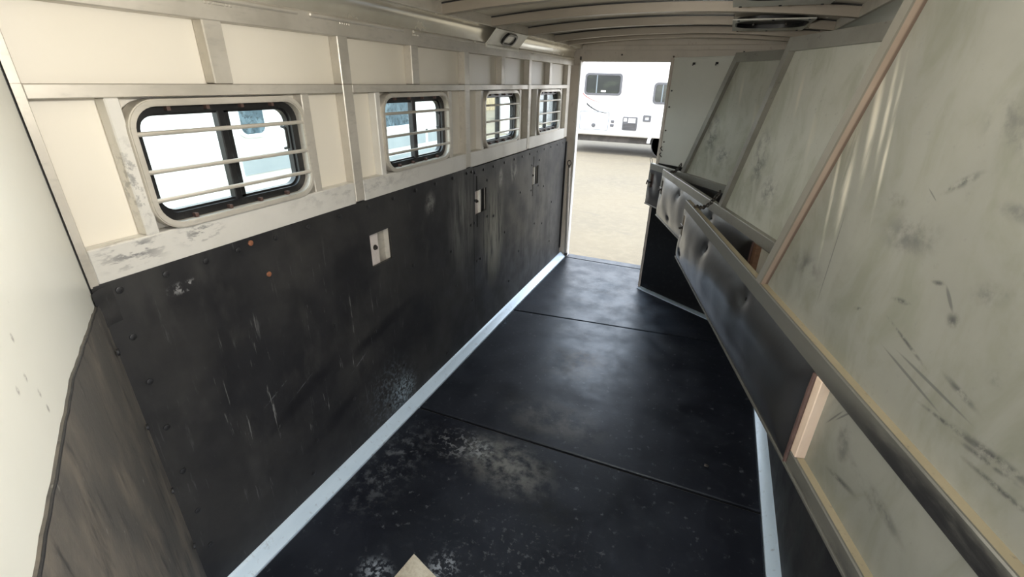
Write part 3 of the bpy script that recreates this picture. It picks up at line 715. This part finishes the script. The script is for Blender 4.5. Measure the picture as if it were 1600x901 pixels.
def divider(h, ang, L, s_pad, s_post0, s_post1, label, m_head, m_low, zb, dimples, bulge, seed, ztop=1.957, dirty=False, light=True, post_w=.062):
    root = empty('stall_divider', (h[0], h[1], 0), radians(90 + ang), label=label, cat='divider', group='stall dividers folded toward the right wall')
    T = .031
    tl = M['tube_lit'] if light else M['tube']  # lit colour copy on the nearest divider, darker copy on the shaded ones
    # lower frame
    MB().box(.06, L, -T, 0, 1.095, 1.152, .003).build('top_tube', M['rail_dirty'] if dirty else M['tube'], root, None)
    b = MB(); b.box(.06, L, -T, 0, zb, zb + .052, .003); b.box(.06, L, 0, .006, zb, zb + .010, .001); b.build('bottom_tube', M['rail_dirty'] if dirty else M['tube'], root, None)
    MB().box(s_pad - .030, s_pad + .012, -T, -.001, zb + .052, 1.095, .002).build('upright_tube', M['upright_lit'] if light else M['ply'], root, None)
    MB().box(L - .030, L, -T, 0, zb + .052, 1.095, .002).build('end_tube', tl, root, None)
    MB().box(.06, s_pad - .030, -T + .001, -T + .005, zb + .050, 1.097).build('lower_sheet', M[m_low], root, None)
    MB().box(s_pad, L - .03, -T + .001, -.017, zb + .050, 1.097).build('backing_board', M['ply'], root, None)
    zt = 1.100; z0 = zb + .006
    notch = (L - .088, .955, 1.068)
    vs, fs = pad_mesh(s_pad + .006, L - .012, z0, zt, L, bulge, notch, dimples, seed)
    b = MB(); b.add(vs, fs); pad = b.build('pad', M['vinyl'], root, None, smooth=50)
    b = MB(); b.tube([(s_pad + .003, .001, zt - .002), (s_pad + .001, .004, zt - .05), (s_pad + .001, .004, z0 + .06), (s_pad + .003, .001, z0)], .006, 8)
    b.build('piping', M['edging'], pad, None)
    for (ds, dz) in dimples:
        b = MB(); b.tube([(ds, bulge * .02, dz), (ds, bulge * .02 + .004, dz), (ds, bulge * .02 + .006, dz)], [.007, .007, .003], 10); b.build('button', M['black'], pad, None)
    # latch in the notch
    b = MB(); b.box(L - .090, L - .028, -T, -.010, .955, 1.070, .002); latch = b.build('latch_plate', M['edging'], root, None)
    b = MB(); b.box(L - .05, L + .012, -.022, .004, .985, 1.008, .003); b.cyl((L - .045, .002, .996), (L - .045, .022, .990), .006, 10)
    b.tube([(L + .008, -.008, .996), (L + .022, -.006, .985), (L + .020, -.004, .965)], .006, 8); b.build('slam_latch', M['steel'], latch, None)
    # head divider above: sloping post, rails, sheet
    zr = 1.152
    def post(b, w0, w1, y0, y1, zb_, zt_):
        f = lambda z: s_post0 + (s_post1 - s_post0) * (z - zr) / (ztop - zr)
        poly = [(f(zb_) - w0, zb_), (f(zb_) + w1, zb_), (f(zt_) + w1, zt_), (f(zt_) - w0, zt_)]
        b.prism(poly, 'y', y0, y1); return b
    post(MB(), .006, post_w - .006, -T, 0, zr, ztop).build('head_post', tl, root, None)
    f = lambda z: s_post0 + (s_post1 - s_post0) * (z - zr) / (ztop - zr)
    b = MB(); b.prism([(.04, ztop - .052), (f(ztop - .052) - .006, ztop - .052), (f(ztop) - .006, ztop), (.04, ztop)], 'y', -T, -.0005); b.build('head_rail', M['tube'], root, None)
    b = MB(); b.prism([(.055, zr), (f(zr), zr), (f(ztop), ztop - .01), (.055, ztop - .01)], 'y', -T + .001, -T + .004); b.build('head_sheet', M[m_head], root, None)
    # hinge barrels at the wall
    for z in (.95, 1.35, 1.80):
        b = MB(); b.cyl((.034, -.004, z), (.034, -.004, z + .09), .010, 10); b.build('hinge', M['steel'], root, None)
    return root
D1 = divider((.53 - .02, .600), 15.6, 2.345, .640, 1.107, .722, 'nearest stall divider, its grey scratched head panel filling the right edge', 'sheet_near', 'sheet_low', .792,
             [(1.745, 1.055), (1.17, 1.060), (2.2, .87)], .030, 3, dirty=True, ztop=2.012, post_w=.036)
D2 = divider((.53 - .015, 1.64), 21.5, 2.43, .760, 1.215, .850, 'middle stall divider, partly covered by the nearest one', 'sheet_far', 'sheet_far', .772,
             [(1.915, 1.055), (1.30, 1.060), (2.05, .85)], .030, 5, light=False, post_w=.040)
D3 = divider((.53 - .015, 2.875), 38.7, 1.640, .50, 1.165, .80, 'farthest stall divider, its short padded end jutting into the rear doorway', 'sheet_far', 'sheet_far', .80,
             [(1.0, 1.05)], .012, 9, light=False, post_w=.040)
b = MB(); b.tube([(1.640 - .01, -.015, 1.150), (1.640 + .005, -.015, 1.175), (1.640 + .022, -.015, 1.195), (1.640 + .034, -.015, 1.185), (1.640 + .030, -.015, 1.160), (1.640 + .01, -.015, 1.148)], .0035, 8)
b.build('wire_loop', M['seal'], D3, None)

# ---- safety chains between neighbouring dividers
def dpt(h, ang, s, y, z):
    a = radians(90 + ang); return Vector((h[0] + s * cos(a) - y * sin(a), h[1] + s * sin(a) + y * cos(a), z))
def chain(p, q, sag, n, label):
    root = empty('safety_chain', p, label=label, cat='chain')
    pts = []
    for i in range(n + 1):
        t = i / n; v = p.lerp(q, t); v.z -= sag * 4 * t * (1 - t); pts.append(v)
    for i in range(n):
        c = (pts[i] + pts[i + 1]) / 2; d = (pts[i + 1] - pts[i]); ln = d.length * .72; d.normalize()
        side = d.cross(Vector((0, 0, 1))).normalized(); up = side.cross(d)
        w = side if i % 2 else up
        loop = []
        for k in range(10):
            a_ = 2 * pi * k / 10; loop.append(c + d * (ln * cos(a_)) + w * (.010 * sin(a_)))
        b = MB(); b.tube(loop, .0034, 6, closed=True); b.build('chain_link', M['steel'], root)
    b = MB(); b.cyl(p - Vector((0, 0, .004)), p + Vector((0, 0, .004)), .012, 10); b.build('chain_anchor', M['steel'], root)
    b = MB(); b.tube([q + Vector((0, 0, -.016)), q + Vector((.004, 0, .0)), q + Vector((0, 0, .016))], .005, 8); b.build('snap_hook', M['steel'], root)
chain(dpt((.51, .600), 15.6, 2.16, -.018, 1.158), dpt((.515, 1.64), 21.5, 1.235, .012, 1.225), .035, 12, 'dark steel chain from the nearest divider to the middle one')
chain(dpt((.515, 1.64), 21.5, 2.26, -.018, 1.158), dpt((.515, 2.875), 38.7, 1.195, .010, 1.205), .020, 9, 'dark steel chain from the middle divider to the farthest one')

# ---- rear tack panel beyond the dividers
tk_a = math.atan2(-.386, .635); TL = 1.10
tack = empty('rear_tack_panel', (-.462, 4.159, 0), tk_a, label='grey sheet and black rubber folding tack room panel beside the rear doorway', cat='panel')
MB().box(.022, TL, .004, .020, 1.155, 1.945, .002).build('upper_sheet', M['tack'], tack, None)
MB().box(.022, TL, -.002, .024, .012, 1.155, .002).build('rubber_sheet', M['black'], tack, None)
MB().box(-.004, .022, -.004, .030, .004, 1.950, .003).build('edge_tube', M['rear'], tack, None)
MB().box(.022, TL, -.001, .024, 1.943, 1.957, .002).build('top_channel', M['tack'], tack, None)
for s in (.21, .40):
    b = MB(); b.box(s - .010, s + .010, -.006, .004, 1.905, 1.920, .002); b.cyl((s, -.004, 1.908), (s, -.016, 1.900), .004, 8); b.build('hook', M['black'], tack, None)
b = MB()
for z in (1.29, 1.24): b.tube([(.03, .004, z), (.035, -.02, z - .01), (.05, -.022, z - .02), (.05, -.01, z - .03)], .004, 8)
b.build('snap_hook', M['steel'], tack, None)
b = MB()
for z in (1.6, 1.42, 1.72, 1.33): b.cyl((.045, .004, z), (.045, -.002, z), .006, 8)
b.build('rivet', M['steel'], tack, None)['kind'] = 'stuff'
# strip on the floor under the panel
b = MB(); TM = Matrix.Translation((-.462, 4.159, 0)) @ Matrix.Rotation(tk_a, 4, 'Z')
b.box(.024, TL, -.050, .020, 0, .006, .002, M=TM)
tag(b.build('trim_1', M['base']), kind='structure', label='pale strip on the floor along the tack panel')

# ---- dome light on a chord plate across the left cove
cy0, cy1 = 2.772, 3.270
ca = math.atan2(2.050 - 1.966, XC - HW - XF)      # slope of the plate in the xz plane
cl = math.hypot(2.050 - 1.966, XC - HW - XF)
LM = Matrix.Translation((XF + .004, cy0, 1.966)) @ Matrix.Rotation(-ca, 4, 'Y')    # local: x up the slope, y along the wall, z out of the roof
dome = empty('dome_light', (XF + .05, (cy0 + cy1) / 2, 1.98), label='small oval dome light on a white plate in the left roof cove', cat='light')
b = MB(); b.box(-.006, cl - .004, 0, cy1 - cy0, -.004, .002, .001, M=LM); b.box(-.012, .006, 0, cy1 - cy0, -.016, -.004, .003, M=LM); b.build('mounting_plate', M['plate'], dome)
lo = rrect(.020, .100, .155, .330, .038, 8); li = rrect(.032, .088, .170, .315, .027, 8)
b = MB(); b.ring(lo, li, 'z', -.020, -.003, M=LM); b.build('bezel', M['black'], dome)
b = MB(); b.prism(li, 'z', -.011, -.004, M=LM); b.build('lens', M['lens'], dome)

# ---- fill lamp added out of view to brighten the interior
lamp = empty('added_fill_lamp', (-.35, .74, 2.03), label='round fill lamp added above the near floor mat, unseen, brightens the interior', cat='light')
b = MB(); b.tube([(-.35, .74, 2.10), (-.35, .74, 2.055), (-.35, .74, 2.050)], [.085, .085, .075], 24); b.build('housing', M['plate'], lamp)
b = MB(); b.tube([(-.35, .74, 2.050), (-.35, .74, 1.985), (-.35, .74, 1.945), (-.35, .74, 1.932)], [.070, .064, .045, .015], 24)
lm = bpy.data.materials.new('fill_lens'); lm.use_nodes = True; lb = lm.node_tree.nodes['Principled BSDF']
lb.inputs['Base Color'].default_value = (.9, .85, .75, 1); lb.inputs['Emission Color'].default_value = (1, .86, .68, 1); lb.inputs['Emission Strength'].default_value = 3.0
b.build('lens', lm, lamp)
ld = bpy.data.lights.new('added_fill_light', 'POINT'); lo_ = bpy.data.objects.new('added_fill_light', ld); COL.objects.link(lo_)
ld.energy = 4.9; ld.shadow_soft_size = .04; ld.color = (1.0, .96, .89); lo_.location = (-.35, .74, 1.890)

# ---- roof vents
def vent(x0, x1, y0, y1, label, seed):
    root = empty('roof_vent', ((x0 + x1) / 2, (y0 + y1) / 2, 2.07), label=label, cat='vent', group='roof vents')
    zb = 2.083
    b = MB(); b.ring(rrect(x0, x1, y0, y1, .006, 8), rrect(x0 + .022, x1 - .022, y0 + .042, y1 - .172, .12, 8), 'z', zb, zb + .006); b.build('vent_plate', M['plate'], root)
    b = MB(); b.ring(rrect(x0 + .016, x1 - .016, y0 + .038, y1 - .168, .124, 8), rrect(x0 + .024, x1 - .024, y0 + .044, y1 - .174, .118, 8), 'z', zb - .002, zb + .02); b.build('vent_rim', M['black'], root)
    b = MB(); b.prism(rrect(x0 + .02, x1 - .02, y0 + .040, y1 - .170, .12, 8), 'z', zb + .018, zb + .024); b.build('vent_lid', M['black'], root)
    yc = (y0 + y1) / 2
    for xx in (x0 + .11, x1 - .11): MB().box(xx - .006, xx + .006, yc + .05, yc + .070, zb + .006, zb + .018, .002).build('lid_bracket', M['steel'], root)
    for xx in (x0 + .03, (x0 + x1) / 2, x1 - .03):
        for yy in (y0 + .015, y1 - .015):
            b = MB(); b.cyl((xx, yy, zb + .001), (xx, yy, zb - .004), .006, 8); b.build('screw', M['screw'], root)
vent(*VENTS[0], 'roof vent with dark oval opening above the middle divider', 1)
vent(*VENTS[1], 'roof vent cut off by the top edge of the picture', 2)

# ---- tie-back tube hanging at the rear left corner
tb = empty('tie_back_bar', (-1.34, 4.55, .06), label='slim grey steel bar hanging by the left side of the rear doorway', cat='bar')
b = MB(); b.tube([(-1.315, 4.55, .07), (-1.345, 4.555, .98)], .014, 12); b.build('tube', M['alu'], tb)
b = MB(); b.tube([(-1.346 + .020 * cos(t), 4.555, 1.025 + .026 * sin(t)) for t in [2 * pi * k / 12 for k in range(12)]], .0045, 8, closed=True)
b.cyl((-1.345, 4.555, .98), (-1.345, 4.555, 1.004), .009, 10); b.build('hook_ring', M['steel'], tb)
b = MB(); b.cyl((-1.315, 4.55, .045), (-1.315, 4.55, .075), .018, 12); b.build('foot', M['steel'], tb)
b = MB(); b.box(-1.392, -1.384, 4.54, 4.57, .12, 1.23, .003); b.build('rubber_strip', M['black'], tb)

# ---- a pebble on the middle mat
b = MB(); vs = []; fs = []
for i in range(5):
    for j in range(8):
        th = pi * i / 4; ph = 2 * pi * j / 8; r_ = .010 * (1 + .18 * sin(3 * ph + i))
        vs.append((.239 + r_ * sin(th) * cos(ph) * 1.2, 2.012 + r_ * sin(th) * sin(ph), .0055 + .0055 * cos(th)))
for i in range(4):
    for j in range(8): fs.append((i * 8 + j, i * 8 + (j + 1) % 8, i * 8 + 8 + (j + 1) % 8, i * 8 + 8 + j))
b.add(vs, fs); tag(b.build('pebble', M['steel']), 'tiny dark pebble lying alone on the middle rubber floor mat', 'stone')

# ---- corner of a cream cloth on the near mat
b = MB(); n = 10; vs = []; fs = []
A_ = Vector((-.835, .999)); e1 = Vector((-.015, -.115)).normalized(); e2 = Vector((.135, -.044)).normalized()
for i in range(n + 1):
    for j in range(n + 1):
        p = A_ + e1 * (.30 * i / n) + e2 * (.30 * j / n)
        edge = min(i, j, n - i, n - j) / n
        vs.append((p.x + .002 * sin(j * 1.9), p.y + .002 * sin(i * 2.3), .004 + .016 * min(1, edge * 6) + .003 * sin(i * 1.7 + j * 1.1) * min(1, edge * 8)))
m_ = len(vs)
for i in range(n + 1):
    for j in range(n + 1):
        v = vs[i * (n + 1) + j]; vs.append((v[0], v[1], .0006))
for i in range(n):
    for j in range(n):
        a_ = i * (n + 1) + j
        fs.append((a_, a_ + 1, a_ + n + 2, a_ + n + 1)); fs.append((m_ + a_, m_ + a_ + n + 1, m_ + a_ + n + 2, m_ + a_ + 1))
for k in range(n):
    for (p, q) in ((k, k + 1), (n * (n + 1) + k, n * (n + 1) + k + 1), (k * (n + 1), (k + 1) * (n + 1)), (k * (n + 1) + n, (k + 1) * (n + 1) + n)):
        fs.append((p, q, m_ + q, m_ + p))
b.add(vs, fs); tag(b.build('cream_cloth', M['cloth'], smooth=60), 'cream cloth corner pointing up from the bottom edge, on the near floor mat', 'cloth')

# ================================================================== OUTSIDE
GZ = -.4
# ---- camper beyond the rear doorway
rv = empty('camper', (-1.0, 16.8, GZ), label='white travel camper parked across the yard behind the rear doorway', cat='camper')
b = MB(); b.box(-4.95, 3.6, 15.5, 18.0, .185, 2.95, .10, seg=3); b.build('body', M['gel'], rv)
b = MB(); b.box(-4.9, 3.5, 15.75, 17.8, -.02, .185); b.build('chassis', M['under'], rv)
def rv_win(x0, x1, z0, z1):
    b = MB(); b.ring(rrect(x0, x1, z0, z1, .11, 6), rrect(x0 + .06, x1 - .06, z0 + .06, z1 - .06, .07, 6), 'y', 15.47, 15.51); f_ = b.build('window', M['greyp'], rv)
    b = MB(); b.prism(rrect(x0 + .05, x1 - .05, z0 + .05, z1 - .05, .07, 6), 'y', 15.49, 15.505); b.build('pane', M['tint'], f_)
    b = MB(); xm = x0 + (x1 - x0) * .33; b.box(xm - .015, xm + .015, 15.475, 15.50, z0 + .05, z1 - .05); b.build('divider_bar', M['band'], f_)
    b = MB(); b.box(xm + .15, xm + .30, 15.478, 15.49, z0 + .09, z0 + .14); b.build('sticker', M['seal'], f_)
rv_win(-4.25, -3.07, 1.40, 2.03); rv_win(-2.10, -1.30, 1.20, 1.80)
def arc(p0, p1, p2, w, m):
    b = MB(); vs = []; fs = []; n = 16
    for i in range(n + 1):
        t = i / n; x = (1 - t) ** 2 * p0[0] + 2 * t * (1 - t) * p1[0] + t * t * p2[0]; z = (1 - t) ** 2 * p0[1] + 2 * t * (1 - t) * p1[1] + t * t * p2[1]
        ww = w * (1 - .85 * t); vs += [(x, 15.494, z - ww / 2), (x, 15.494, z + ww / 2), (x, 15.502, z + ww / 2), (x, 15.502, z - ww / 2)]
    for i in range(n):
        for j in range(4): fs.append((i * 4 + j, i * 4 + (j + 1) % 4, i * 4 + 4 + (j + 1) % 4, i * 4 + 4 + j))
    b.add(vs, fs); b.build('stripe', M[m], rv)
arc((-4.30, 1.45), (-4.1, 1.22), (-3.35, 1.12), .035, 'stripe_red'); arc((-4.14, 1.14), (-3.85, .90), (-3.42, .87), .055, 'stripe')
b = MB(); b.ring(rrect(-4.33, -3.38, .36, .92, .04, 6), rrect(-4.315, -3.395, .375, .905, .03, 6), 'y', 15.485, 15.505); cd = b.build('compartment_door', M['band'], rv)
b = MB(); b.tube([(-3.86, 15.505, .50), (-3.86, 15.47, .50), (-3.86, 15.465, .50)], [.065, .065, .04], 14); b.build('door_latch', M['greyp'], cd)
b = MB(); b.box(-3.30, -3.20, 15.47, 15.505, .60, .68, .01); b.box(-3.32, -3.20, 15.47, 15.505, .48, .56, .01); b.build('outlet', M['greyp'], rv)
b = MB(); b.prism(rrect(-2.93, -2.47, .40, .80, .03, 6), 'y', 15.47, 15.505); gr = b.build('appliance_grille', M['greyp'], rv)
b = MB(); b.box(-2.75, -2.53, 15.462, 15.472, .63, .76); b.box(-2.89, -2.80, 15.462, 15.472, .66, .76); b.build('notice', M['seal'], gr)
b = MB()
for k in range(4): b.box(-2.90, -2.50, 15.460, 15.472, .44 + k * .045, .455 + k * .045)
b.build('louvre', M['under'], gr)
b = MB(); b.ring(rrect(-2.31, -2.07, .68, .87, .02, 6), rrect(-2.25, -2.13, .73, .82, .01, 6), 'y', 15.46, 15.505); b.build('hatch', M['greyp'], rv)
b = MB(); b.tube([(-1.55, 15.62, .02), (-1.55, 15.55, .02), (-1.55, 15.55, .02), (-1.55, 15.78, .02)], [.20, .40, .42, .42], 24); b.build('wheel', M['tyre'], rv)
vs = [(-1.55 + .55 * cos(pi * k / 16), .05 + .55 * sin(pi * k / 16)) for k in range(17)]; vi = [(-1.55 + .46 * cos(pi * k / 16), .05 + .46 * sin(pi * k / 16)) for k in range(17)]
b = MB(); b.prism(vs + vi[::-1], 'y', 15.45, 15.56); b.build('fender', M['gel2'], rv)

# ---- white horse trailer alongside, seen through the near windows
ht = empty('horse_trailer', (-5.6, 5.9, GZ), label='white horse trailer parked alongside, behind the two windows nearest the front wall', cat='trailer')
XH = -4.5
b = MB(); b.box(XH - 2.1, XH, 3.33, 8.55, .12, 2.35, .06, seg=2); b.build('body', M['gel'], ht)
b = MB(); b.box(XH - 1.9, XH - .15, 3.5, 8.4, GZ + .25, .12); b.build('chassis', M['under'], ht)
def ht_win(y0, y1, z0, z1, m):
    b = MB(); b.ring(rrect(y0, y1, z0, z1, .10, 6), rrect(y0 + .035, y1 - .035, z0 + .035, z1 - .035, .07, 6), 'x', XH - .005, XH + .025); f_ = b.build('window', M['gel2'], ht)
    b = MB(); b.prism(rrect(y0 + .03, y1 - .03, z0 + .03, z1 - .03, .07, 6), 'x', XH - .002, XH + .010); b.build('pane', M[m], f_)
ht_win(3.36, 3.72, 1.17, 1.72, 'tint_blue'); ht_win(5.45, 6.47, 1.08, 1.75, 'tint_blue'); ht_win(7.08, 7.75, 1.05, 1.75, 'greyp')
b = MB(); b.box(XH, XH + .012, 3.34, 8.54, .80, .98); b.build('side_band', M['paleband'], ht)
b = MB(); b.box(XH, XH + .05, 5.2, 8.0, .50, .72, .02); b.build('fender', M['paleband'], ht)
b = MB(); b.box(XH, XH + .02, 3.34, 8.54, .99, 1.01); b.box(XH, XH + .02, 3.34, 8.54, .30, .33); b.build('rub_rail', M['gel2'], ht)
for y in (6.0, 7.1):
    b = MB(); b.tube([(XH - .30, y, -.05), (XH - .04, y, -.05), (XH - .04, y, -.05), (XH - .06, y, -.05)], [.35, .35, .2, .18], 24); b.build('wheel', M['tyre'], ht)
for y in (4.4, 5.3, 6.75, 8.0):
    b = MB(); b.box(XH, XH + .02, y - .03, y + .03, .14, 2.25, .004); b.build('side_post', M['gel2'], ht)

# ---- white ribbed cargo trailer, further back
ct = empty('cargo_trailer', (-7.3, 16.8, GZ), label='white ribbed cargo trailer seen through the third window', cat='trailer')
b = MB(); b.box(-7.55, -7.0, 16.25, 17.35, -.05, 2.0, .03); b.build('body', M['gel'], ct)
for k in range(7):
    b = MB(); y = 16.32 + k * .14; b.box(-7.0, -6.975, y, y + .05, 0, 1.95, .004); b.build('rib', M['gel2'], ct)
b = MB()
for y in (16.5, 17.1): b.cyl((-7.3, y, -.15), (-7.05, y, -.15), .25, 20)
b.build('wheel', M['tyre'], ct)

# ---- grey shed and tan shed at the yard's edge
def shed(name, x0, x1, y0, y1, h, m, label):
    r = empty(name, ((x0 + x1) / 2, (y0 + y1) / 2, GZ), label=label, cat='shed')
    b = MB(); b.box(x0, x1, y0, y1, GZ, GZ + h); b.build('wall', M[m], r)
    b = MB(); b.prism([(x0 - .2, GZ + h), (x1 + .2, GZ + h), ((x0 + x1) / 2, GZ + h + .8)], 'y', y0 - .2, y1 + .2); b.build('roof', M['greyp'], r)
    k = 0
    b = MB(); y = y0 + .1
    while y < y1: b.box(x1, x1 + .03, y, y + .12, GZ, GZ + h - .02); y += .3
    b.build('siding_rib', M[m], r)['kind'] = 'stuff'
shed('grey_shed', -12.5, -9.0, 26.2, 33.0, 2.6, 'grey_siding', 'grey ribbed shed seen through the window nearest the rear doorway')
shed('tan_shed', -22.0, -17.0, 33.5, 41.0, 2.2, 'tan', 'long tan shed in front of the trees beyond the third window')

# ---- trees behind
def tree(x, y, h, r, m, label, seed):
    rnd = random.Random(seed)
    t = empty('yard_tree', (x, y, GZ), label=label, cat='tree', group='trees at the far edge of the yard')
    b = MB(); b.tube([(x, y, GZ), (x + .05, y, GZ + h * .3), (x, y, GZ + h * .6)], [.18, .14, .08], 8); b.build('trunk', M['bark'], t)
    b = MB()
    for k in range(420):
        u = rnd.uniform(-1, 1); a_ = rnd.uniform(0, 2 * pi); q = rnd.random() ** .4; s = math.sqrt(1 - u * u)
        c = Vector((x + r * q * s * cos(a_), y + r * q * s * sin(a_), GZ + h * .52 + h * .48 * q * u))
        e = Euler((rnd.uniform(0, 6), rnd.uniform(0, 6), rnd.uniform(0, 6))).to_matrix(); sz = rnd.uniform(.22, .42)
        b.add([c + e @ Vector(p) * sz for p in ((-1, -.6, 0), (1, -.6, .2), (1, .6, 0), (-1, .6, .2))], [(0, 1, 2, 3)])
    o = b.build('foliage', M[m], t); o['kind'] = 'stuff'
for i, (x, y, h, r, m) in enumerate(((-20, 30, 5, 2.4, 'leaf'), (-26, 37, 6, 3, 'leaf'), (-25.5, 45.5, 5.5, 2.4, 'leaf'), (-19.5, 46, 4.5, 2.2, 'dryleaf'), (-16, 49, 4, 2.2, 'dryleaf'), (-17, 55, 6, 3, 'leaf'))):
    tree(x, y, h, r, m, ['green tree left of the tan shed', 'tall green tree behind the tan shed', 'green tree right behind the tan shed', 'yellow tree between tan and grey sheds, nearer one',
                         'low yellow tree right of the tan shed', 'green tree farthest back between the sheds'][i], 20 + i)

for o in list(bpy.data.objects):
    if '_rot' in o.keys(): del o['_rot']
